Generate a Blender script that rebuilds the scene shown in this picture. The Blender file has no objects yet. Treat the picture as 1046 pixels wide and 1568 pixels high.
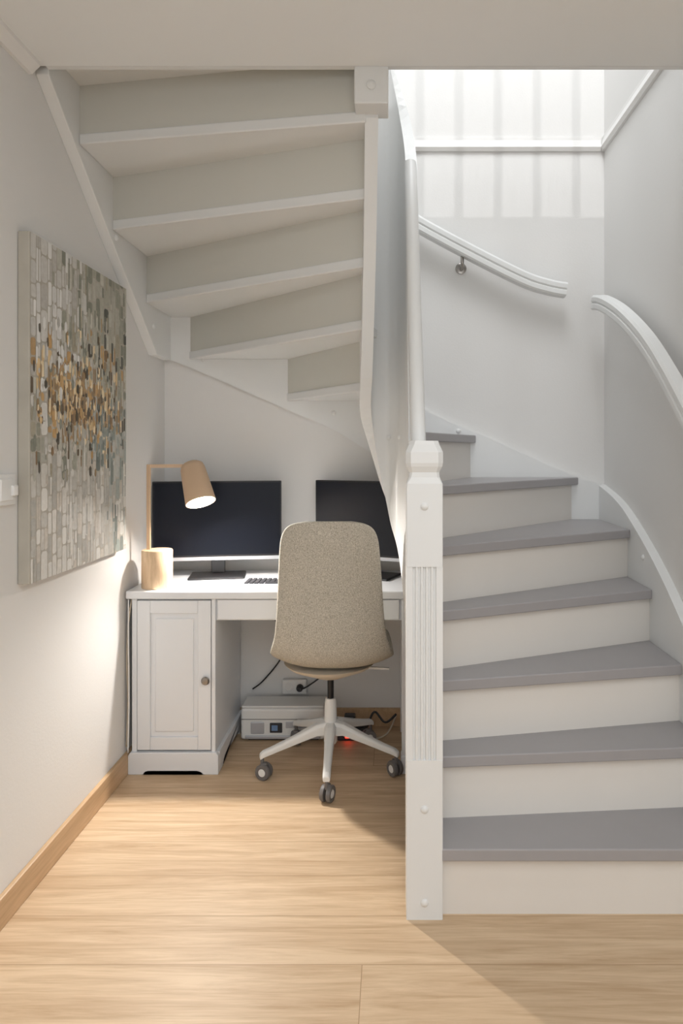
import bpy, bmesh, math, random
from mathutils import Vector, Matrix
random.seed(7)
S = bpy.context.scene
try:
    S.view_settings.view_transform = 'Standard'
    S.view_settings.look = 'None'
except Exception as e:
    print(e)

# ------------------------------------------------------------------ materials
def srgb(r, g, b):
    f = lambda c: (c/255/12.92) if c/255 <= 0.04045 else ((c/255+0.055)/1.055)**2.4
    return (f(r), f(g), f(b), 1)

def mat(name, col, rough=0.5, metal=0.0, noise=0.0, nscale=40, bump=0.0, bscale=200, spec=None, emit=None, estr=0):
    m = bpy.data.materials.new(name); m.use_nodes = True
    nt = m.node_tree; b = nt.nodes['Principled BSDF']
    b.inputs['Base Color'].default_value = col
    b.inputs['Roughness'].default_value = rough
    b.inputs['Metallic'].default_value = metal
    if spec is not None: b.inputs['Specular IOR Level'].default_value = spec
    tc = nt.nodes.new('ShaderNodeTexCoord')
    if noise > 0:
        n = nt.nodes.new('ShaderNodeTexNoise'); n.inputs['Scale'].default_value = nscale
        n.inputs['Detail'].default_value = 4
        r = nt.nodes.new('ShaderNodeMixRGB'); r.blend_type = 'MIX'
        r.inputs[1].default_value = tuple(c*(1-noise) for c in col[:3])+(1,)
        r.inputs[2].default_value = tuple(min(1, c*(1+noise)) for c in col[:3])+(1,)
        nt.links.new(tc.outputs['Object'], n.inputs['Vector'])
        nt.links.new(n.outputs['Fac'], r.inputs[0]); nt.links.new(r.outputs[0], b.inputs['Base Color'])
    if bump > 0:
        n2 = nt.nodes.new('ShaderNodeTexNoise'); n2.inputs['Scale'].default_value = bscale
        bp = nt.nodes.new('ShaderNodeBump'); bp.inputs['Strength'].default_value = bump
        bp.inputs['Distance'].default_value = 0.002
        nt.links.new(tc.outputs['Object'], n2.inputs['Vector'])
        nt.links.new(n2.outputs['Fac'], bp.inputs['Height']); nt.links.new(bp.outputs[0], b.inputs['Normal'])
    if emit:
        b.inputs['Emission Color'].default_value = emit
        b.inputs['Emission Strength'].default_value = estr
    return m

M_wall = mat('wall_paint', srgb(229, 228, 226), 0.75, noise=0.01, nscale=3, bump=0.15, bscale=120)
M_ceil = mat('ceiling_paint', srgb(242, 244, 244), 0.8, noise=0.01, nscale=3)
M_paint = mat('stair_white_paint', srgb(231, 232, 231), 0.38, noise=0.012, nscale=6, bump=0.05, bscale=60)
M_back = mat('riser_back_shaded', srgb(212, 211, 203), 0.5, noise=0.012, nscale=6, bump=0.05, bscale=60)  # backs of the upper risers: shade mixed into the paint colour
M_riser = mat('riser_paint', srgb(230, 225, 218), 0.45, noise=0.015, nscale=8)
M_tread = mat('tread_grey_paint', srgb(162, 159, 160), 0.42, noise=0.03, nscale=14, bump=0.05, bscale=60)
M_desk = mat('desk_white_lacquer', srgb(228, 230, 233), 0.35, noise=0.01, nscale=5)
M_trim = mat('trim_white', srgb(236, 235, 233), 0.4)
M_black = mat('black_plastic', (0.012, 0.012, 0.014, 1), 0.4)
M_screen = mat('screen_glass', (0.004, 0.006, 0.012, 1), 0.35, spec=0.2)
M_screen2 = mat('screen_matte_coating', (0.004, 0.006, 0.012, 1), 0.45, spec=0.28)
M_silver = mat('silver_plastic', srgb(190, 192, 198), 0.35, metal=0.3)
M_metal = mat('brushed_nickel', srgb(160, 155, 150), 0.3, metal=1.0)
M_lampp = mat('lamp_beige_paint', srgb(206, 178, 148), 0.5, noise=0.02, nscale=30)
M_white_pl = mat('white_plastic', srgb(232, 232, 230), 0.4)
M_grey_pl = mat('grey_plastic', srgb(110, 107, 106), 0.5)
M_darkgrey = mat('dark_grey_plastic', srgb(50, 50, 54), 0.5)
M_cable = mat('cable_beige', srgb(190, 178, 160), 0.6)
M_red = mat('red_indicator', (0.8, 0.02, 0.01, 1), 0.4, emit=(1, 0.04, 0.02, 1), estr=4)
M_bulb = mat('lamp_bulb_glow', (1, 0.95, 0.85, 1), 0.4, emit=(1, 0.95, 0.88, 1), estr=14)
M_down = mat('downlight_glow', (1, 0.95, 0.85, 1), 0.4, emit=(1, 0.93, 0.85, 1), estr=3)

def fabric():
    m = mat('chair_fabric', srgb(186, 177, 162), 0.9)
    nt = m.node_tree; b = nt.nodes['Principled BSDF']
    tc = nt.nodes.new('ShaderNodeTexCoord')
    mp = nt.nodes.new('ShaderNodeMapping'); mp.inputs['Scale'].default_value = (1, 1, 0.55)
    n = nt.nodes.new('ShaderNodeTexNoise'); n.inputs['Scale'].default_value = 420; n.inputs['Detail'].default_value = 2
    cr = nt.nodes.new('ShaderNodeValToRGB')
    cr.color_ramp.elements[0].position = 0.33; cr.color_ramp.elements[0].color = srgb(156, 150, 137)
    cr.color_ramp.elements[1].position = 0.67; cr.color_ramp.elements[1].color = srgb(208, 202, 189)
    bp = nt.nodes.new('ShaderNodeBump'); bp.inputs['Strength'].default_value = 0.25; bp.inputs['Distance'].default_value = 0.001
    nt.links.new(tc.outputs['Object'], mp.inputs[0]); nt.links.new(mp.outputs[0], n.inputs['Vector'])
    nt.links.new(n.outputs['Fac'], cr.inputs[0]); nt.links.new(cr.outputs[0], b.inputs['Base Color'])
    nt.links.new(n.outputs['Fac'], bp.inputs['Height']); nt.links.new(bp.outputs[0], b.inputs['Normal'])
    return m
M_fabric = fabric()

def wood(name, c1, c2, planks=False, rough=0.4, gscale=(1.2, 14, 14), spec=0.5):
    m = bpy.data.materials.new(name); m.use_nodes = True
    nt = m.node_tree; b = nt.nodes['Principled BSDF']; b.inputs['Roughness'].default_value = rough
    b.inputs['Specular IOR Level'].default_value = spec
    tc = nt.nodes.new('ShaderNodeTexCoord')
    mp = nt.nodes.new('ShaderNodeMapping'); mp.inputs['Scale'].default_value = gscale
    nt.links.new(tc.outputs['Object'], mp.inputs[0])
    vec = mp.outputs[0]
    if planks:
        bm_ = nt.nodes.new('ShaderNodeMapping'); bm_.inputs['Location'].default_value = (2.575, -1.542, 0)
        br = nt.nodes.new('ShaderNodeTexBrick'); br.offset = 0.5; br.offset_frequency = 7
        br.inputs['Scale'].default_value = 1.0
        br.inputs['Brick Width'].default_value = 5.0; br.inputs['Row Height'].default_value = 0.18
        br.inputs['Mortar Size'].default_value = 0.0011; br.inputs['Mortar Smooth'].default_value = 0.3
        br.inputs['Color1'].default_value = (0.0, 0, 0, 1); br.inputs['Color2'].default_value = (1, 1, 1, 1)
        br.inputs['Mortar'].default_value = (0.5, 0.5, 0.5, 1)
        nt.links.new(tc.outputs['Object'], bm_.inputs[0]); nt.links.new(bm_.outputs[0], br.inputs['Vector'])
        add = nt.nodes.new('ShaderNodeVectorMath'); add.operation = 'MULTIPLY_ADD'
        add.inputs[1].default_value = (7, 13, 5)
        nt.links.new(br.outputs['Color'], add.inputs[0]); nt.links.new(mp.outputs[0], add.inputs[2])
        vec = add.outputs[0]
    n = nt.nodes.new('ShaderNodeTexNoise'); n.inputs['Scale'].default_value = 1.6; n.inputs['Detail'].default_value = 7
    n.inputs['Roughness'].default_value = 0.66; n.inputs['Distortion'].default_value = 0.9
    nt.links.new(vec, n.inputs['Vector'])
    n3 = nt.nodes.new('ShaderNodeTexNoise'); n3.inputs['Scale'].default_value = 9; n3.inputs['Detail'].default_value = 3
    nt.links.new(vec, n3.inputs['Vector'])
    mixn = nt.nodes.new('ShaderNodeMath'); mixn.operation = 'MULTIPLY_ADD'; mixn.inputs[1].default_value = 0.3
    nt.links.new(n3.outputs['Fac'], mixn.inputs[0]); nt.links.new(n.outputs['Fac'], mixn.inputs[2])
    cr = nt.nodes.new('ShaderNodeValToRGB')
    cr.color_ramp.elements[0].position = 0.42; cr.color_ramp.elements[0].color = c1
    cr.color_ramp.elements[1].position = 0.80; cr.color_ramp.elements[1].color = c2
    nt.links.new(mixn.outputs[0], cr.inputs[0])
    out = cr.outputs[0]
    if planks:
        tint = nt.nodes.new('ShaderNodeMixRGB'); tint.blend_type = 'MULTIPLY'; tint.inputs[0].default_value = 1
        r2 = nt.nodes.new('ShaderNodeValToRGB')
        r2.color_ramp.elements[0].color = (0.95, 0.945, 0.94, 1); r2.color_ramp.elements[1].color = (1, 1, 1, 1)
        nt.links.new(br.outputs['Color'], r2.inputs[0])
        nt.links.new(out, tint.inputs[1]); nt.links.new(r2.outputs[0], tint.inputs[2])
        mm = nt.nodes.new('ShaderNodeMixRGB'); mm.inputs[2].default_value = srgb(160, 132, 100)
        nt.links.new(br.outputs['Fac'], mm.inputs[0]); nt.links.new(tint.outputs[0], mm.inputs[1])
        out = mm.outputs[0]
    nt.links.new(out, b.inputs['Base Color'])
    return m
M_floor = wood('oak_floor', srgb(184, 153, 119), srgb(220, 194, 162), True, 0.48, (1.0, 15, 15), spec=0.32)
M_oak = wood('oak_trim', srgb(180, 148, 112), srgb(206, 174, 138), False, 0.45, (14, 1.2, 14))
M_lampw = wood('lamp_wood', srgb(196, 166, 132), srgb(222, 194, 160), False, 0.5, (30, 30, 5))

# ------------------------------------------------------------------ mesh helpers
def link(o):
    S.collection.objects.link(o); return o

def mesh_obj(name, bm, m=None, smooth=False):
    bmesh.ops.recalc_face_normals(bm, faces=bm.faces)
    me = bpy.data.meshes.new(name); bm.to_mesh(me); bm.free()
    o = bpy.data.objects.new(name, me); link(o)
    if m: me.materials.append(m)
    if smooth:
        for p in me.polygons: p.use_smooth = True
    return o

def bevel(o, w, seg=2):
    md = o.modifiers.new('bevel', 'BEVEL'); md.width = w; md.segments = seg; md.limit_method = 'ANGLE'
    md.angle_limit = math.radians(40)
    return o

def box(name, x0, x1, y0, y1, z0, z1, m, bv=0.0, seg=2):
    bm = bmesh.new(); bmesh.ops.create_cube(bm, size=1)
    for v in bm.verts:
        v.co = Vector((x0 + (v.co.x+.5)*(x1-x0), y0 + (v.co.y+.5)*(y1-y0), z0 + (v.co.z+.5)*(z1-z0)))
    o = mesh_obj(name, bm, m)
    if bv: bevel(o, bv, seg)
    return o

def prism(name, pts, axis, a, b, m, bv=0.0):
    bm = bmesh.new()
    def P(p, t):
        return {'x': (t, p[0], p[1]), 'y': (p[0], t, p[1]), 'z': (p[0], p[1], t)}[axis]
    A = [bm.verts.new(P(p, a)) for p in pts]; B = [bm.verts.new(P(p, b)) for p in pts]
    n = len(pts)
    fa = bm.faces.new(A); fb = bm.faces.new(B[::-1])
    for i in range(n):
        bm.faces.new((A[i], B[i], B[(i+1) % n], A[(i+1) % n]))
    bmesh.ops.triangulate(bm, faces=[f for f in (fa, fb) if len(f.verts) > 4])
    o = mesh_obj(name, bm, m)
    if bv: bevel(o, bv)
    return o

def frame_from(d):
    d = d.normalized(); up = Vector((0, 0, 1)) if abs(d.z) < 0.95 else Vector((0, 1, 0))
    s = d.cross(up).normalized(); u = s.cross(d).normalized()
    return s, u

def sweep(name, path, prof, m, closed=True, smooth=True, fixed_up=True):
    bm = bmesh.new(); P = [Vector(p) for p in path]; rings = []
    prev_s = None
    for i, p in enumerate(P):
        if i == 0: d = P[1]-P[0]
        elif i == len(P)-1: d = P[-1]-P[-2]
        else: d = (P[i+1]-P[i]).normalized() + (P[i]-P[i-1]).normalized()
        s, u = frame_from(d)
        if prev_s is not None and not fixed_up:
            s = (prev_s - d.normalized()*prev_s.dot(d.normalized())).normalized(); u = s.cross(d.normalized()).normalized()
        prev_s = s
        rings.append([bm.verts.new(p + s*a + u*b) for a, b in prof])
    n = len(prof)
    for i in range(len(rings)-1):
        for j in range(n):
            bm.faces.new((rings[i][j], rings[i][(j+1) % n], rings[i+1][(j+1) % n], rings[i+1][j]))
    bm.faces.new(rings[0]); bm.faces.new(rings[-1][::-1])
    return mesh_obj(name, bm, m, smooth)

def circ(r, n=12, ry=None):
    ry = ry or r
    return [(r*math.cos(2*math.pi*i/n), ry*math.sin(2*math.pi*i/n)) for i in range(n)]

def catmull(pts, k=6):
    P = [pts[0]] + list(pts) + [pts[-1]]; out = []
    for i in range(1, len(P)-2):
        for j in range(k):
            t = j/k
            out.append(tuple(0.5*((2*P[i][a]) + (-P[i-1][a]+P[i+1][a])*t + (2*P[i-1][a]-5*P[i][a]+4*P[i+1][a]-P[i+2][a])*t*t
                       + (-P[i-1][a]+3*P[i][a]-3*P[i+1][a]+P[i+2][a])*t**3) for a in range(len(P[0]))))
    out.append(tuple(pts[-1])); return out

def tube(name, pts, r, m, k=6, n=10):
    return sweep(name, catmull(pts, k), circ(r, n), m, fixed_up=False)

def lathe(name, base, axis, prof, m, n=32, smooth=True, cap=True):
    """prof: list (t along axis, r)"""
    bm = bmesh.new(); base = Vector(base); ax = Vector(axis).normalized(); s, u = frame_from(ax); rings = []
    for t, r in prof:
        if r < 1e-6: rings.append([bm.verts.new(base+ax*t)])
        else: rings.append([bm.verts.new(base+ax*t + s*r*math.cos(2*math.pi*i/n)+u*r*math.sin(2*math.pi*i/n)) for i in range(n)])
    for a, b in zip(rings, rings[1:]):
        for i in range(n):
            j = (i+1) % n
            if len(a) == 1 and len(b) == 1: continue
            if len(a) == 1: bm.faces.new((a[0], b[i], b[j]))
            elif len(b) == 1: bm.faces.new((a[i], a[j], b[0]))
            else: bm.faces.new((a[i], a[j], b[j], b[i]))
    if cap:
        if len(rings[0]) > 1: bm.faces.new(rings[0])
        if len(rings[-1]) > 1: bm.faces.new(rings[-1][::-1])
    o = mesh_obj(name, bm, m, smooth)
    if smooth:
        md = o.modifiers.new('es', 'EDGE_SPLIT'); md.split_angle = math.radians(40)
    return o

def group(name, objs, loc=(0, 0, 0)):
    e = bpy.data.objects.new(name, None); link(e); e.location = loc; e.empty_display_size = 0.1
    for o in objs:
        o.parent = e; o.matrix_parent_inverse = Matrix.Translation(-Vector(loc))
    return e

def rotz(objs, cx, cy, ang):
    R = Matrix.Translation((cx, cy, 0)) @ Matrix.Rotation(ang, 4, 'Z') @ Matrix.Translation((-cx, -cy, 0))
    for o in objs: o.data.transform(R)

# ------------------------------------------------------------------ dimensions
XL, XR, YB = -1.07, 1.0, 3.215
CE, UF, YE = 2.44, 2.73, 2.03     # ceiling height, upper floor level, stairwell edge
r = 0.195

# ------------------------------------------------------------------ room shell
box('floor', XL-0.1, 3.0, -2.6, YB+0.1, -0.06, 0.0, M_floor)
box('wall_left', XL-0.1, XL, -2.6, YB+0.1, 0, 5.1, M_wall)
box('wall_back', XL, XR+0.1, YB, YB+0.1, 0, 5.1, M_wall)
box('wall_right', XR, XR+0.1, 1.80, YB, 0, 5.1, M_wall)
box('wall_right_side', 2.9, 3.0, -2.6, 1.8, 0, 5.1, M_wall)
box('wall_hall', XR+0.1, 3.0, 1.80, 1.90, 0, 5.1, M_wall)
box('wall_front', XL, 2.9, -2.6, -2.5, 0, 5.1, M_wall)
box('ceiling', XL, 2.9, -2.5, YE, CE, UF, M_ceil)
box('ceiling_stairwell', XL-0.1, 3.0, -2.6, YB+0.1, 5.1, 5.2, M_ceil)
box('baseboard_left', XL, XL+0.016, -2.5, 3.19, 0, 0.085, M_oak, 0.003)
box('baseboard_back', XL+0.02, 0.9, YB-0.016, YB, 0, 0.085, M_oak, 0.003)
# crown moulding on the left
prism('trim_1', [(XL, CE), (XL, CE-0.035), (XL+0.012, CE-0.035), (XL+0.035, CE-0.012), (XL+0.035, CE)], 'y', -2.5, YE-0.02, M_trim)
# moulding at upper floor level
def mould(name, axis):
    if axis == 'y':   # on back wall, runs in x
        pts = [(YB, 2.70), (YB-0.012, 2.70), (YB-0.022, 2.715), (YB-0.012, 2.75), (YB-0.012, 2.765), (YB, 2.765)]
        return prism(name, pts, 'x', XL+0.0, XR-0.02, M_trim)
    pts = [(XR, 2.70), (XR-0.012, 2.70), (XR-0.022, 2.715), (XR-0.012, 2.75), (XR-0.012, 2.765), (XR, 2.765)]
    return prism(name, pts, 'y', 1.82, YB-0.0, M_trim)
mould('trim_2', 'y'); mould('trim_3', 'x')

# ------------------------------------------------------------------ staircase
stair = []
X0, X1, Y1 = -1.03, 0.965, 3.18
def outer_hit(p, d):
    ts = []
    if d.x > 1e-6: ts.append((X1-p.x)/d.x)
    if d.x < -1e-6: ts.append((X0-p.x)/d.x)
    if d.y > 1e-6: ts.append((Y1-p.y)/d.y)
    t = min(t for t in ts if t > 0)
    return p + d*t

class L:
    def __init__(s, I, O):
        s.I = Vector(I); s.O = Vector(O); s.d = (s.O-s.I).normalized(); s.n = Vector((-s.d.y, s.d.x))
    def off(s, a):
        p = s.I + s.n*a
        return p, outer_hit(p, s.d)
N = {1: L((.10, 1.886), (.97, 1.886)), 2: L((.10, 2.018), (.97, 2.090)), 3: L((.085, 2.095), (.967, 2.267)),
     4: L((.085, 2.165), (.964, 2.53)), 5: L((.085, 2.245), (.93, 2.745)), 6: L((.09, 2.37), (.86, 3.17)),
     7: L((.10, 2.50), (.392, 3.18)), 8: L((.015, 2.62), (-.03, 3.18))}
R = {8: L((-.085, 2.60), (-.49, 3.18)), 9: L((-.10, 2.39), (-.945, 3.18)), 10: L((-.095, 2.305), (-1.06, 2.88)),
     11: L((-.085, 2.205), (-1.06, 2.527)), 12: L((-.08, 2.095), (-1.06, 2.254))}
for k, l in R.items():
    p, q = l.I - l.n*0.048, l.O - l.n*0.048
    N[k+1] = L(p, q)
T = 0.035
def side(p):
    if abs(p.x-X1) < 1e-3: return 0
    if abs(p.y-Y1) < 1e-3: return 1
    return 2
for k in range(1, 13):
    a0, a1 = N[k].off(0); b0, b1 = N[k+1].off(0.048)
    pts = [a0, a1]
    if side(a1) == 0 and side(b1) == 1: pts.append(Vector((X1, Y1)))
    if side(a1) == 1 and side(b1) == 2: pts.append(Vector((X0, Y1)))
    pts += [b1, b0]
    z = r*k
    stair.append(prism('tread_%d' % k, [(p.x, p.y) for p in pts], 'z', z-T, z, M_tread if k < 8 else M_paint, 0.004))
for k in range(1, 14):
    a0, a1 = N[k].off(0.024); b0, b1 = N[k].off(0.043)
    z0 = r*(k-1); z1 = r*k-T + (0.03 if k == 13 else 0)
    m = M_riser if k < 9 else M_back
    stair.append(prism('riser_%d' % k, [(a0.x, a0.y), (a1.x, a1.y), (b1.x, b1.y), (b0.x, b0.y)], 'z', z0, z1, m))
# thirteenth tread meeting the landing
p0, p1 = N[13].off(0)
stair.append(prism('tread_13', [(p0.x, p0.y), (p1.x, p1.y), (X0, YE+0.002), (-.07, YE+0.002)], 'z', r*13-T, r*13, M_paint))
stair.append(box('landing_riser', X0, XR-0.04, YE+0.001, YE+0.02, CE+0.0, UF, M_paint))

def strip(name, pts, axis, a, b, m, bv=0.003):
    poly = [(p[0], p[1]) for p in pts] + [(p[0], p[2]) for p in pts[::-1]]
    return prism(name, poly, axis, a, b, m, bv)
stair.append(strip('string_back', catmull([(1.0, 1.13, .70), (.85, 1.175, .80), (.5, 1.33, .98), (.15, 1.485, 1.13), (-.1, 1.68, 1.285),
      (-.277, 1.80, 1.395), (-.5, 1.95, 1.49), (-.89, 2.15, 1.66), (XL, 2.25, 1.73)], 4), 'y', Y1, YB, M_paint))
stair.append(strip('string_right', catmull([(3.20, 1.135, .5), (2.98, 1.09, .4), (2.80, 1.027, .2), (2.52, .885, .1), (2.26, .711, 0), (2.05, .53, 0), (1.875, .37, 0)], 4),
      'x', X1, XR, M_paint))
stair.append(strip('string_left', [(YE+0.02, 2.95, 2.425), (2.5, 2.7, 2.08), (3.0, 2.36, 1.715), (Y1, 2.25, 1.715)], 'x', XL, X0, M_paint))

# inner wreathed string / solid balustrade panel
path = [(-.062, 2.10, 2.32, 3.10), (-.072, 2.25, 1.98, 3.10), (-.088, 2.42, 1.60, 3.10), (-.098, 2.53, 1.46, 3.10), (-.085, 2.585, 1.36, 3.05),
        (-.04, 2.61, 1.17, 2.95), (.005, 2.605, 1.02, 2.74), (.045, 2.56, .90, 2.56), (.068, 2.46, .68, 2.36), (.07, 2.36, .45, 2.14), (.07, 2.2, .18, 1.78), (.07, 1.98, .02, 1.27)]
pp = catmull(path, 5)
bm = bmesh.new(); rows = []
for i, p in enumerate(pp):
    a = pp[max(i-1, 0)]; b = pp[min(i+1, len(pp)-1)]
    d = Vector((b[0]-a[0], b[1]-a[1])).normalized(); nn = Vector((-d.y, d.x))*0.0205
    rows.append([bm.verts.new((p[0]+s*nn.x, p[1]+s*nn.y, z)) for s, z in ((1, p[2]), (1, p[3]), (-1, p[3]), (-1, p[2]))])
for a, b in zip(rows, rows[1:]):
    for j in range(4): bm.faces.new((a[j], a[(j+1) % 4], b[(j+1) % 4], b[j]))
bm.faces.new(rows[0]); bm.faces.new(rows[-1][::-1])
stair.append(mesh_obj('inner_string_panel', bm, M_paint))

# lower newel post with fluting
nx0, nx1, ny0, ny1 = 0.040, 0.141, 1.887, 1.985
cx, cy, hw = (nx0+nx1)/2, (ny0+ny1)/2, (nx1-nx0)/2
def loft(name, levels, m, cx, cy):
    bm = bmesh.new(); rings = []
    for z, h, c in levels:
        rings.append([bm.verts.new((cx+a, cy+b, z)) for a, b in
            ((-h+c, -h), (h-c, -h), (h, -h+c), (h, h-c), (h-c, h), (-h+c, h), (-h, h-c), (-h, -h+c))])
    for a, b in zip(rings, rings[1:]):
        for j in range(8): bm.faces.new((a[j], a[(j+1) % 8], b[(j+1) % 8], b[j]))
    bm.faces.new(rings[0]); bm.faces.new(rings[-1][::-1])
    return mesh_obj(name, bm, m)
stair.append(loft('newel_base', [(0, hw, .002), (.44, hw, .002)], M_paint, cx, cy))
stair.append(loft('newel_top', [(.975, hw, .002), (1.185, hw, .002), (1.205, hw*.99, .003), (1.222, hw*.84, .006), (1.236, hw*.82, .008), (1.252, hw*.98, .012),
      (1.262, hw*1.03, .014), (1.292, hw*1.03, .014), (1.313, hw*.84, .014), (1.324, hw*.78, .014)], M_paint, cx, cy))
prof = [(nx0, ny1), (nx1, ny1), (nx1, ny0)]
ng = 5; gw = .0085; pit = .0142; s0 = cx + (ng-1)/2*pit
fl = []
for i in range(ng):
    c = s0 - i*pit
    for a in range(0, 7):
        th = math.pi*a/6
        fl.append((c+gw/2*math.cos(th), ny0+.0055*math.sin(th)))
prof += fl + [(nx0, ny0)]
stair.append(prism('newel_fluted', prof, 'z', .44, .975, M_paint))
# upper newel
stair.append(box('newel_upper_block', -.112, -.010, YE+.002, YE+.10, 2.33, 2.50, M_paint, .004))
stair.append(box('newel_upper_post', -.105, -.017, YE+.01, YE+.095, 2.50, 3.72, M_paint, .004))
stair.append(lathe('newel_upper_cap', (-.061, YE+.003, 2.385), (0, -1, 0), [(0, .014), (.004, .014), (.008, .009), (.009, 0)], M_paint, 20))
# handrail on the inner panel
rail_pts = [(.078, 1.97, 1.275), (.074, 2.12, 1.60), (.070, 2.28, 1.97), (.067, 2.38, 2.21), (.066, 2.415, 2.29), (.064, 2.425, 2.315)]
stair.append(tube('handrail', rail_pts, .0225, M_paint, 8, 16))
def cap(p, ax, rr=.011):
    stair.append(lathe('bolt_cap', p, ax, [(0, rr), (.003, rr), (.007, rr*.6), (.008, 0)], M_paint, 16))
for z in (1.142, .305, .047): cap((.0905, ny0, z), (0, -1, 0))
for xx, z in ((-.88, 1.72), (-.27, 1.47), (.31, 1.385)): cap((xx, Y1, z), (0, -1, 0))
for yy, z in ((2.55, 2.09), (2.95, 1.83)): cap((X0, yy, z), (1, 0, 0))
cap((X1, 2.62, .885), (-1, 0, 0)); cap((X1, 2.2, .6), (-1, 0, 0))
cap((-.012, 2.586, 1.345), (0, -1, 0), .009); cap((.03, 2.55, 1.345), (0, -1, 0), .009)
# upstairs balustrade along the stairwell edge
for i in range(8):
    x = 0.03 + i*0.124
    stair.append(box('baluster_%d' % i, x, x+.026, YE+.025, YE+.051, UF, 3.60, M_paint, .002))
stair.append(box('upper_handrail', -.06, XR-.02, YE+.01, YE+.07, 3.60, 3.65, M_paint, .01))
stair.append(box('upper_curb', -.02, XR-.02, YE+.005, YE+.075, UF-.25, UF+.02, M_paint, .003))
group('winder_staircase', stair, (.5, 2.3, 0))

# wall handrails
rp = [(-.02, -.032), (.02, -.032), (.026, -.024), (.026, -.006), (.020, 0), (.026, .006), (.026, .024), (.018, .034), (-.018, .034), (-.026, .024), (-.026, .006), (-.020, 0), (-.026, -.006), (-.026, -.024)]
def bracket(p, wall):
    p = Vector(p); w = Vector(wall)
    a = lathe('bracket_rose', w, p-w, [(0, .026), (.006, .026), (.010, .014)], M_metal, 20)
    b = tube('bracket_arm', [tuple(w), tuple((w+p)/2+Vector((0, 0, -.012))), (p.x, p.y, p.z-.0), (p.x, p.y, p.z+.035)], .008, M_metal)
    return [a, b]
h1 = [sweep('rail', catmull([(-.02, 3.14, 2.43), (.12, 3.14, 2.335), (.35, 3.14, 2.21), (.6, 3.14, 2.085), (.72, 3.14, 2.045), (.80, 3.14, 2.03)], 6), rp, M_paint, smooth=False)]
h1 += bracket((.325, 3.15, 2.155), (.325, YB, 2.15))
group('wall_handrail', h1, (.4, 3.14, 2.2))
h2 = [sweep('rail', catmull([(.93, 3.10, 1.965), (.93, 2.98, 1.935), (.93, 2.75, 1.84), (.93, 2.5, 1.70), (.93, 2.3, 1.55), (.93, 2.1, 1.375), (.93, 1.92, 1.20)], 6), rp, M_paint, smooth=False)]
h2 += bracket((.94, 2.75, 1.79), (XR, 2.75, 1.78)) + bracket((.94, 2.1, 1.32), (XR, 2.1, 1.31))
group('wall_handrail.001', h2, (.93, 2.5, 1.7))

# ------------------------------------------------------------------ desk
D = []
dz = .735; yf, yb = 2.72, 3.195
D.append(box('desktop', -1.062, .085, yf, yb, dz-.033, dz, M_desk, .006))
top = dz-.033
def framed(name, x0, x1, z0, z1, y, st=.05):
    o = []
    o.append(box(name+'_panel', x0+st-.002, x1-st+.002, y+.010, y+.018, z0+st-.002, z1-st+.002, M_desk))
    o.append(box(name+'_raised', x0+st+.018, x1-st-.018, y+.004, y+.014, z0+st+.02, z1-st-.02, M_desk, .004))
    o.append(box(name+'_l', x0, x0+st, y, y+.02, z0, z1, M_desk, .003)); o.append(box(name+'_r', x1-st, x1, y, y+.02, z0, z1, M_desk, .003))
    o.append(box(name+'_t', x0+st, x1-st, y, y+.02, z1-st, z1, M_desk, .003)); o.append(box(name+'_b', x0+st, x1-st, y, y+.02, z0, z0+st, M_desk, .003))
    return o
cx0, cx1 = -1.042, -.707
D.append(box('cabinet_carcass', cx0, cx1, yf+.035, yb-.01, .06, top, M_desk, .002))
D += framed('door', cx0+.022, cx1-.018, .095, top-.008, yf+.013, .052)
D.append(box('cabinet_stile_l', cx0, cx0+.02, yf+.017, yf+.036, .08, top, M_desk, .002))
D.append(box('cabinet_stile_r', cx1-.016, cx1, yf+.017, yf+.036, .08, top, M_desk, .002))
px0, px1 = cx0-.012, cx1+.014
pl = [(px0, 0), (px0+.055, 0), (px0+.065, .013), (px0+.085, .020), (px1-.085, .020), (px1-.065, .013), (px1-.055, 0), (px1, 0), (px1, .075), (px1-.008, .088), (px0+.008, .088), (px0, .075)]
D.append(prism('plinth_front', pl, 'y', yf+.005, yf+.03, M_desk, .003))
ps = [(yf+.03, 0), (yf+.08, 0), (yf+.09, .02), (yf+.11, .032), (yb-.11, .032), (yb-.09, .02), (yb-.08, 0), (yb-.01, 0), (yb-.01, .085), (yf+.03, .085)]
D.append(prism('plinth_side_r', ps, 'x', cx1-.002, px1, M_desk, .003))
D.append(prism('plinth_side_l', ps, 'x', px0+.002, cx0+.014, M_desk, .003))
D.append(lathe('door_knob', (-.742, yf+.013, .378), (0, -1, 0), [(0, .007), (.010, .006), (.012, .015), (.018, .017), (.024, .012), (.026, 0)], M_metal, 24))
D.append(box('apron_back', cx1, .03, yb-.05, yb-.03, .55, top, M_desk))
D.append(box('apron_front', cx1, .04, yf+.03, yf+.045, .612, top, M_desk))
D.append(box('drawer_front', cx1+.008, .03, yf+.016, yf+.034, .617, top-.005, M_desk, .003))
D.append(box('leg_front', .040, .072, yf+.015, yf+.055, .0, top, M_desk, .003))
D.append(box('leg_back', .040, .072, yb-.06, yb-.02, .0, top, M_desk, .003))
D.append(box('leg_rail_low', .044, .066, yf+.055, yb-.06, .0+.06, .12, M_desk, .003))
D.append(box('leg_rail_top', .044, .066, yf+.055, yb-.06, .60, top, M_desk, .003))
D.append(box('leg_side_panel', .050, .058, yf+.055, yb-.06, .12, .60, M_desk))
D.append(box('leg_foot', .036, .078, yf+.008, yf+.065, 0, .075, M_desk, .006))
D.append(tube('clipped_lead', [(-1.045, 2.745, top-.002), (-1.056, 2.738, .60), (-1.061, 2.735, .45), (-1.058, 2.738, .30), (-1.062, 2.735, .11)], .0035, M_cable))
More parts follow.
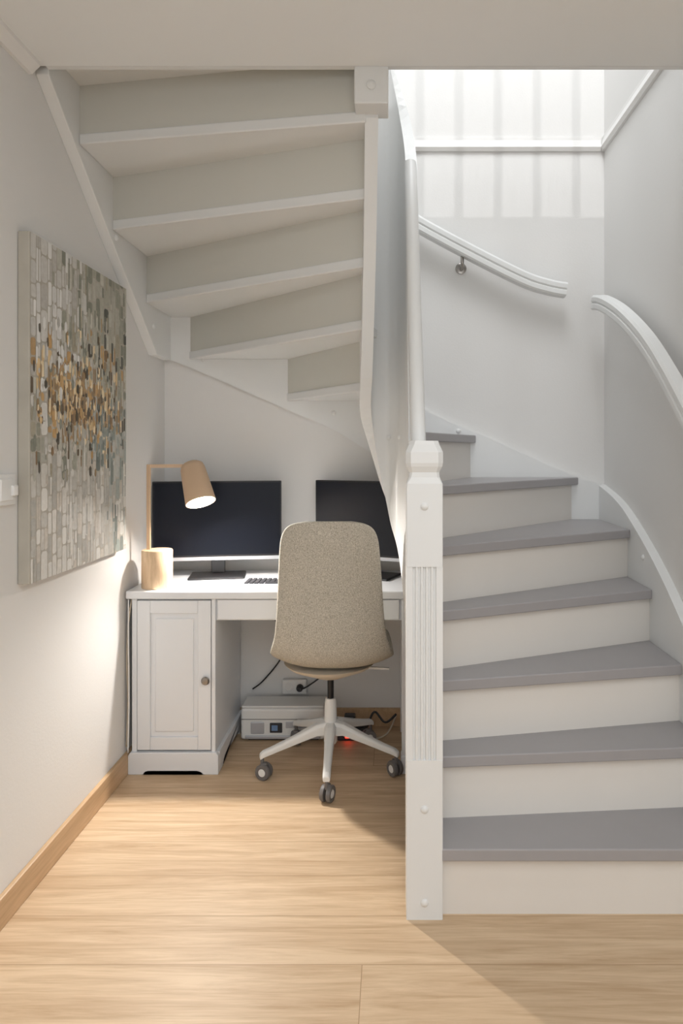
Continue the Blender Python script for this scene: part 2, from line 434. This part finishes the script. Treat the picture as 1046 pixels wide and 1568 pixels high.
D.append(tube('clipped_lead_2', [(-1.052, 2.728, top-.002), (-1.050, 2.722, .55), (-1.048, 2.722, .30), (-1.052, 2.722, .09)], .0028, M_white_pl))
group('desk', D, (-.5, 2.95, 0))

# ------------------------------------------------------------------ monitors
def monitor(name, mx, my, ang, w=.56, ms_=None):
    o = []
    z0, z1 = .808, 1.158
    o.append(box('housing', mx-w/2, mx+w/2, my, my+.022, z0, z1, M_black, .003))
    o.append(box('screen', mx-w/2+.006, mx+w/2-.006, my-.0015, my+.004, z0+.022, z1-.006, ms_ or M_screen))
    o.append(box('bezel_chin', mx-w/2, mx+w/2, my-.004, my+.006, z0-.002, z0+.014, M_silver, .002))
    o.append(box('back_bulge', mx-.14, mx+.14, my+.02, my+.045, z0+.06, z1-.07, M_black, .01))
    o.append(box('stand_neck', mx-.022, mx+.022, my+.03, my+.05, dz+.008, z0+.12, M_darkgrey, .003))
    o.append(box('stand_neck_front', mx-.03, mx+.03, my+.024, my+.034, dz+.012, z0+.02, M_black, .003))
    o.append(box('stand_base', mx-.12, mx+.12, my-.09, my+.075, dz, dz+.010, M_black, .006))
    rotz(o, mx, my, ang)
    return group(name, o, (mx, my, dz))
monitor('computer_monitor', -.775, 3.04, math.radians(9))
monitor('computer_monitor.001', -.095, 3.045, math.radians(-23), ms_=M_screen2)

# keyboard
K = [box('keyboard_body', -.615, -.25, 2.80, 2.915, dz, dz+.012, M_silver, .004)]
bm = bmesh.new()
for rr_ in range(5):
    for c in range(17):
        x = -.608+c*.0208; y = 2.806+rr_*.021
        w_ = .017
        if rr_ == 0 and 4 <= c <= 8:
            if c > 4: continue
            w_ = .1
        res = bmesh.ops.create_cube(bm, size=1)
        for v in res['verts']:
            t = .82 if v.co.z > 0 else 1
            v.co = Vector((x+w_/2+v.co.x*w_*t, y+.0085+v.co.y*.017*t, dz+.012+.003+v.co.z*.006))
K.append(mesh_obj('keys', bm, M_darkgrey))
group('keyboard', K, (-.42, 2.86, dz))
bm = bmesh.new(); bmesh.ops.create_uvsphere(bm, u_segments=20, v_segments=12, radius=1)
for v in bm.verts: v.co = Vector((-.19+v.co.x*.03, 2.80+v.co.y*.052, dz + max(0, v.co.z)*.032))
mesh_obj('computer_mouse', bm, M_black, True)

# ------------------------------------------------------------------ desk lamp
LP = []
lx, ly = -.962, 2.80
LP.append(lathe('base', (lx, ly, dz), (0, 0, 1), [(0, .060), (.003, .0615), (.150, .0615), (.154, .059), (.155, 0)], M_lampw, 40))
sx = -.997
LP.append(box('stem', sx-.008, sx+.008, ly-.005, ly+.005, dz+.15, 1.236, M_lampp, .002))
LP.append(sweep('arm', [(sx-.008, ly, 1.231), (-.93, ly+.022, 1.231), (-.845, ly+.06, 1.231)], [(-.005, -.007), (.005, -.007), (.005, .007), (-.005, .007)], M_lampp, smooth=False))
ax = Vector((.058, -.062, -.165)).normalized()
hb = Vector((-.843, 2.872, 1.243))
ps = [(0, 0), (0, .020), (.003, .034), (.012, .045), (.028, .050), (.06, .053), (.175, .0615), (.182, .0615), (.182, .0585), (.06, .050), (.03, .046), (.014, .040), (.006, .02), (.006, 0)]
LP.append(lathe('shade', hb, ax, ps, M_lampp, 40, cap=False))
LP.append(lathe('bulb', hb, ax, [(.02, 0), (.02, .014), (.06, .016), (.085, .026), (.11, .03), (.135, .024), (.148, .01), (.15, 0)], M_bulb, 24, cap=False))
group('desk_lamp', LP, (lx, ly, dz))

# ------------------------------------------------------------------ office chair
C = []
ccx, ccy = -.25, 2.79
bx = .020
prof = [(.215, .440, .17), (.205, .462, .195), (.15, .468, .215), (.05, .458, .228), (-.06, .455, .235), (-.14, .462, .238), (-.20, .487, .236), (-.235, .53, .228), (-.252, .585, .213),
        (-.262, .65, .204), (-.270, .75, .197), (-.280, .85, .191), (-.292, .94, .184), (-.297, .975, .178), (-.299, 1.001, .167), (-.301, 1.017, .152), (-.302, 1.027, .132), (-.3025, 1.032, .108), (-.303, 1.035, .078), (-.303, 1.036, .04)]
pr = catmull(prof, 3)
bm = bmesh.new(); rows = []; nu = 21
for i, (py, pz, w) in enumerate(pr):
    a = pr[max(i-1, 0)]; b = pr[min(i+1, len(pr)-1)]
    d = Vector((0, b[0]-a[0], b[1]-a[1])).normalized()
    nn = Vector((0, abs(d.z), abs(d.y)))
    if pz > .7: nn = Vector((0, 1, 0))
    t = max(0, min(1, (pz-.46)/.2))
    curl = .055*(1-t)+.030*t
    if pz < .47: curl = .05
    if pz > .8: curl = .030
    row = []
    for j in range(nu):
        u = -1 + 2*j/(nu-1)
        uu = abs(u)*w/.19 if pz > .8 else abs(u)
        row.append(bm.verts.new(Vector((ccx+bx+u*w, ccy+py, pz)) + nn*curl*uu**2.6))
    rows.append(row)
for a, b in zip(rows, rows[1:]):
    for j in range(nu-1): bm.faces.new((a[j], a[j+1], b[j+1], b[j]))
o = mesh_obj('seat_shell', bm, M_fabric, True)
sd = o.modifiers.new('sol', 'SOLIDIFY'); sd.thickness = .024; sd.offset = 0
ss = o.modifiers.new('sub', 'SUBSURF'); ss.levels = 1; ss.render_levels = 1
C.append(o)
C.append(lathe('under_cup', (ccx, ccy-.02, .375), (0, 0, 1), [(0, .03), (.008, .06), (.03, .11), (.055, .17), (.07, .185)], mat('chair_tan_shell', srgb(214, 204, 188), .6), 32))
C.append(lathe('gas_lift', (ccx, ccy, .25), (0, 0, 1), [(0, .013), (.14, .013)], M_black, 20))
C.append(lathe('column', (ccx, ccy, .10), (0, 0, 1), [(0, .022), (.01, .028), (.17, .024), (.185, .020)], M_white_pl, 24))
C.append(sweep('tilt_lever', [(ccx+.02, ccy, .415), (ccx+.24, ccy-.02, .41)], [(-.006, -.004), (.006, -.004), (.006, .004), (-.006, .004)], M_white_pl, smooth=False))
RL = .278
for i, a in enumerate((-88, -160, -16, 56, 128)):
    th = math.radians(a); d = Vector((math.cos(th), math.sin(th), 0)); s = Vector((-d.y, d.x, 0))
    bm = bmesh.new(); rings = []
    for t, zz, hw_, hh in ((.0, .165, .026, .030), (.06, .165, .022, .022), (.15, .135, .017, .016), (.23, .110, .015, .013), (.272, .098, .015, .012), (.288, .088, .013, .010)):
        c = Vector((ccx, ccy, zz)) + d*t
        rings.append([bm.verts.new(c + s*x + Vector((0, 0, z))) for x, z in ((-hw_, -hh), (hw_, -hh), (hw_, hh*.5), (hw_*.6, hh), (-hw_*.6, hh), (-hw_, hh*.5))])
    for p, q in zip(rings, rings[1:]):
        for j in range(6): bm.faces.new((p[j], p[(j+1) % 6], q[(j+1) % 6], q[j]))
    bm.faces.new(rings[0]); bm.faces.new(rings[-1][::-1])
    C.append(bevel(mesh_obj('base_leg_%d' % i, bm, M_white_pl), .004))
    e = Vector((ccx, ccy, 0)) + d*RL
    C.append(lathe('caster_stem_%d' % i, e+Vector((0, 0, .05)), (0, 0, 1), [(0, .007), (.045, .007)], M_grey_pl, 12))
    phi = th + (0.9 if i else 1.2)
    w = Vector((math.cos(phi), math.sin(phi), 0)); e2 = e + Vector((0, 0, .031)) + Vector((-w.y, w.x, 0))*.008
    for sgn in (-1, 1):
        C.append(lathe('caster_wheel_%d' % i, e2+w*sgn*.006, w*sgn, [(0, .030), (.010, .031), (.015, .028), (.0152, .018), (.013, .017), (.013, 0)], M_grey_pl, 28))
        C.append(lathe('caster_hub_%d' % i, e2+w*sgn*.018, w*sgn, [(0, .016), (.003, .014), (.0035, 0)], M_white_pl, 20))
    C.append(box('caster_hood_%d' % i, e2.x-.012, e2.x+.012, e2.y-.012, e2.y+.012, .045, .066, M_grey_pl, .005))
group('office_chair', C, (ccx, ccy, 0))

# ------------------------------------------------------------------ printer
P = []
a0, a1, b0, b1, pz0, pz1 = -.672, -.298, 3.035, 3.165, .0, .148
P.append(box('body', a0, a1, b0, b1, .008, pz1, M_white_pl, .012, 3))
P.append(box('feet', a0+.03, a1-.03, b0+.02, b1-.02, 0, .012, M_darkgrey))
P.append(box('scanner_lid', a0+.004, a1-.004, b0+.002, b1-.004, pz1, pz1+.010, M_white_pl, .004))
P.append(box('front_split', a0+.004, a1-.004, b0-.001, b0+.01, .098, .101, M_grey_pl))
P.append(box('control_panel', a0+.045, a0+.105, b0-.004, b0+.01, .035, .088, M_silver, .004))
P.append(box('display', a0+.13, a0+.185, b0-.004, b0+.01, .040, .084, M_darkgrey, .003))
P.append(box('display_glow', a0+.138, a0+.165, b0-.005, b0, .050, .074, mat('lcd', srgb(120, 150, 190), .3), .001))
P.append(box('output_slot', a0+.20, a1-.02, b0-.002, b0+.01, .060, .090, M_silver, .003))
P.append(box('paper_tray', a0+.02, a1-.02, b0-.006, b0+.01, .014, .028, M_silver, .003))
group('printer', P, ((a0+a1)/2, 3.1, 0))

# ------------------------------------------------------------------ outlets, power strip, switch, cables
O = []
oz, ox = .190, -.455
O.append(box('plate', ox-.057, ox+.057, YB-.030, YB, oz-.034, oz+.034, M_white_pl, .005))
for dx in (-.027, .027):
    O.append(lathe('socket', (ox+dx, YB-.0305, oz), (0, -1, 0), [(-.004, .021), (.002, .021), (.002, .017), (-.002, .016), (-.002, 0)], M_white_pl, 24, cap=False))
    for h in (-.006, .006):
        O.append(lathe('pin_hole', (ox+dx+h, YB-.0285, oz), (0, -1, 0), [(0, .0028), (.001, .0028), (.001, 0)], M_black, 10))
O.append(lathe('plug', (ox+.027, YB-.032, oz), (0, -1, 0), [(0, .016), (.02, .015), (.030, .009), (.031, 0)], M_black, 20))
O += [tube('cable_1', [(-.66, 3.185, .56), (-.60, 3.185, .54), (-.52, 3.185, .48), (-.50, 3.185, .40), (-.52, 3.185, .32), (-.60, 3.188, .22), (-.65, 3.19, .18)], .0035, M_black),
      tube('cable_2', [(ox+.03, 3.155, oz), (-.39, 3.17, .20), (-.30, 3.18, .26), (-.20, 3.185, .32), (-.12, 3.185, .42), (-.1, 3.185, .52)], .0035, M_black)]
group('wall_outlet', O, (ox, YB-.02, oz))
Sx = [box('plate', XL, XL+.010, 1.825, 1.925, 1.145, 1.232, M_white_pl, .003), box('rocker', XL+.008, XL+.015, 1.845, 1.905, 1.158, 1.219, M_white_pl, .003),
      box('dimmer_tab', XL+.012, XL+.022, 1.893, 1.918, 1.170, 1.200, M_white_pl, .003)]
group('light_switch', Sx, (XL, 1.87, 1.19))
Rr = [box('body', -.265, -.11, 3.04, 3.14, 0.0, .045, M_darkgrey, .008), box('rocker_red', -.208, -.180, 3.034, 3.045, .014, .030, M_red, .003)]
for i in range(3): Rr.append(lathe('socket_ring_%d' % i, (-.235+i*.045, 3.09, .045), (0, 0, 1), [(0, .018), (.003, .018), (.003, .014)], M_black, 20))
Rr.append(box('charger', -.215, -.165, 3.065, 3.115, .045, .10, M_black, .006))
Rr.append(lathe('charger_led', (-.19, 3.0645, .078), (0, -1, 0), [(0, .008), (.002, .008), (.003, 0)], M_red, 14))
Rr += [tube('cable_3', [(-.115, 3.10, .03), (-.08, 3.12, .10), (-.03, 3.10, .06), (.02, 3.12, .09)], .005, M_black),
       tube('cable_4', [(-.115, 3.06, .02), (-.08, 3.05, .006), (-.02, 3.08, .02), (.02, 3.13, .08)], .004, M_cable)]
group('power_strip', Rr, (-.19, 3.09, 0))

# ------------------------------------------------------------------ abstract painting
s0_, s1_, t0_, t1_ = 1.95, 2.66, .913, 1.925
W, H = s1_-s0_, t1_-t0_
canvas = box('canvas', XL+.001, XL+.035, s0_, s1_, t0_, t1_, mat('canvas_ground', srgb(184, 179, 168), .8, noise=.14, nscale=14), .003)
bm = bmesh.new(); cl = bm.loops.layers.float_color.new('Col')
def pick(u, v):
    rnd = random.random
    lt = [(224, 223, 220), (208, 206, 201), (234, 233, 230), (196, 193, 187)]
    ol = [(178, 177, 164), (160, 160, 146), (190, 189, 178), (140, 142, 129), (198, 196, 185), (170, 163, 144)]
    oc = [(196, 160, 110), (180, 149, 108), (142, 117, 88), (106, 92, 74), (222, 195, 150), (238, 220, 186), (162, 140, 110), (84, 78, 68)]
    gr = [(158, 163, 158), (174, 177, 172), (140, 149, 144), (190, 191, 186), (118, 125, 120)]
    bt = [(208, 205, 198), (192, 190, 183), (218, 216, 210), (178, 176, 169), (200, 193, 182)]
    mid = math.exp(-((v-.54)/.14)**2) * math.exp(-((u-.40)/.52)**2)
    if rnd() < mid*1.0: c = random.choice(oc)
    elif v > .55:
        c = random.choice(lt) if rnd() > (u-.15)*2.3 else random.choice(ol)
        if u > .6 and rnd() < .08 and v < .85: c = (92, 94, 87)
    elif v > .30:
        c = random.choice(gr if u > .55 else ol+bt)
    else:
        c = random.choice(bt if u < .75 else gr+bt)
    j = random.uniform(-6, 6)
    return tuple(max(0, min(255, x+j)) for x in c)
def patch(y, z, w, h, col, lift, rnd_=.25):
    vs = []; c = srgb(*col); rr2 = min(w, h)*rnd_
    cor = [(w/2-rr2, h/2, ), (w/2, h/2-rr2), (w/2, -h/2+rr2), (w/2-rr2, -h/2), (-w/2+rr2, -h/2), (-w/2, -h/2+rr2), (-w/2, h/2-rr2), (-w/2+rr2, h/2)]
    for a, b in cor:
        jj = .0014
        yy = min(max(y+a+random.uniform(-jj, jj), s0_+.001), s1_-.001); zz = min(max(z+b+random.uniform(-jj, jj), t0_+.001), t1_-.001)
        vs.append(bm.verts.new((XL+.035+lift, yy, zz)))
    f = bm.faces.new(vs)
    for l_ in f.loops: l_[cl] = c
y = s0_+.004
while y < s1_-.008:
    w = random.uniform(.026, .044); z = t0_ - random.uniform(0, .04)
    w = min(w, s1_-y)
    while z < t1_:
        v = (z-t0_)/H; u = (y-s0_)/W
        h = random.uniform(.04, .10)
        if .33 < v < .68: h *= .6
        if random.random() < .25:
            patch(y+w/4, z+h/2, w/2-.003, h-.004, pick(u, v), .0006, .25); patch(y+3*w/4, z+h/2, w/2-.003, h-.004, pick(u, v), .0006, .25)
        else:
            patch(y+w/2, z+h/2, w-.0042, h-.005, pick(u, v), .0006, .2)
        z += h
    y += w
for i in range(560):
    u = random.gauss(.43, .25); v = random.gauss(.53, .12)
    if not (0.03 < u < .97 and .05 < v < .95): continue
    patch(s0_+u*W, t0_+v*H, random.uniform(.007, .018), random.uniform(.014, .045), pick(u, v), .0012+i*1e-6, .45)
for i in range(200):
    u = random.uniform(.3, 1); v = random.random()
    patch(s0_+u*W, t0_+v*H, random.uniform(.006, .016), random.uniform(.04, .13), pick(u, v), .0009+i*1e-6, .2)
strokes = mesh_obj('paint_strokes', bm)
ms = bpy.data.materials.new('paint_strokes'); ms.use_nodes = True
nt = ms.node_tree; b = nt.nodes['Principled BSDF']; b.inputs['Roughness'].default_value = .55
va = nt.nodes.new('ShaderNodeVertexColor'); va.layer_name = 'Col'
tc = nt.nodes.new('ShaderNodeTexCoord'); nn_ = nt.nodes.new('ShaderNodeTexNoise'); nn_.inputs['Scale'].default_value = 60; nn_.inputs['Detail'].default_value = 5
mx = nt.nodes.new('ShaderNodeMixRGB'); mx.blend_type = 'OVERLAY'; mx.inputs[0].default_value = .28
nt.links.new(tc.outputs['Object'], nn_.inputs['Vector']); nt.links.new(va.outputs['Color'], mx.inputs[1]); nt.links.new(nn_.outputs['Fac'], mx.inputs[2])
nt.links.new(mx.outputs[0], b.inputs['Base Color'])
strokes.data.materials.append(ms)
group('abstract_painting', [canvas, strokes], (XL+.02, 2.3, 1.42))

# ------------------------------------------------------------------ lights
def area(name, loc, rot, sx_, sy_, e, col=(1, .96, .91)):
    l = bpy.data.lights.new(name, 'AREA'); l.shape = 'RECTANGLE'; l.size = sx_; l.size_y = sy_; l.energy = e; l.color = col
    o = bpy.data.objects.new(name, l); o.location = loc; o.rotation_euler = rot; link(o); return o
def point(name, loc, e, rad, col=(1, .95, .88)):
    l = bpy.data.lights.new(name, 'POINT'); l.energy = e; l.shadow_soft_size = rad; l.color = col
    o = bpy.data.objects.new(name, l); o.location = loc; link(o); return o
def spot(name, loc, tgt, e, ang, rad, blend=.4, col=(1, .93, .84)):
    l = bpy.data.lights.new(name, 'SPOT'); l.energy = e; l.spot_size = math.radians(ang); l.spot_blend = blend; l.shadow_soft_size = rad; l.color = col
    o = bpy.data.objects.new(name, l); o.location = loc
    o.rotation_euler = (Vector(tgt)-Vector(loc)).to_track_quat('-Z', 'Y').to_euler(); link(o); return o
for i, (x, y) in enumerate(((-.92, 1.25), (.55, 1.3), (-.3, -.6), (1.7, -1.0))):  # fixtures after the first are added to go with the fill lights
    g = [lathe('ring', (x, y, CE), (0, 0, -1), [(0, .05), (.004, .048), (.004, .036), (.001, .034)], M_trim, 28, cap=False),
         lathe('lens', (x, y, CE-.001), (0, 0, -1), [(0, .034), (.001, .034), (.001, 0)], M_down, 28, cap=False)]
    group('ceiling_downlight' + ('' if i == 0 else '.%03d' % i), g, (x, y, CE))
spot('downlight_beam', (-.92, 1.25, CE-.01), (-.92, 1.30, 0), 20, 34, .03, .5, (1, .95, .88))
spot('floor_bounce_spot', (.55, 1.3, CE-.01), (-.2, 1.75, 0), 12, 60, .03, .9, (1, .97, .94))  # added spot: its floor bounce brightens the stair underside
area('room_fill', (.6, -.4, CE-.02), (0, 0, 0), 2.2, 2.2, 39, (.91, .955, 1))  # unseen area fill added at ceiling level to brighten the room
area('room_front_fill', (.5, -2.3, 1.2), (math.radians(95), 0, 0), 2.4, 1.8, 20, (.91, .955, 1))  # unseen frontal fill added behind the camera
lb = hb + ax*.150
lpos = lb + ax*.012
point('desk_lamp_light', lpos, 11, .018, (1, .95, .89))
spot('desk_lamp_beam', lpos, lpos + ax*.6 + Vector((.10, -.10, 0)), 46, 125, .018, .6, (1, .95, .89))
# upstairs
spot('upstairs_lamp', (.62, -.3, 3.52), (.5, 3.2, 2.9), 72, 50, .018, .5, (1, .985, .98))
area('upstairs_fill', (.3, 1.6, 5.0), (0, 0, 0), 1.2, 1.2, 53, (.965, .98, 1))  # added fill for soft brightness in the stairwell
point('upstairs_pendant', (.5, 1.2, 4.5), 20, .05, (.965, .98, 1))
w = bpy.data.worlds.new('world'); S.world = w; w.use_nodes = True
w.node_tree.nodes['Background'].inputs[0].default_value = (.8, .85, 1, 1); w.node_tree.nodes['Background'].inputs[1].default_value = .3

# ------------------------------------------------------------------ camera
cam = bpy.data.cameras.new('camera'); co = bpy.data.objects.new('camera', cam); link(co)
co.location = (0, 0, 1.30); co.rotation_euler = (math.radians(90), 0, 0)
cam.lens = 24.0; cam.sensor_width = 36; cam.sensor_fit = 'AUTO'
cam.shift_x = -77/1568; cam.shift_y = -96/1568
cam.clip_start = .02
S.camera = co
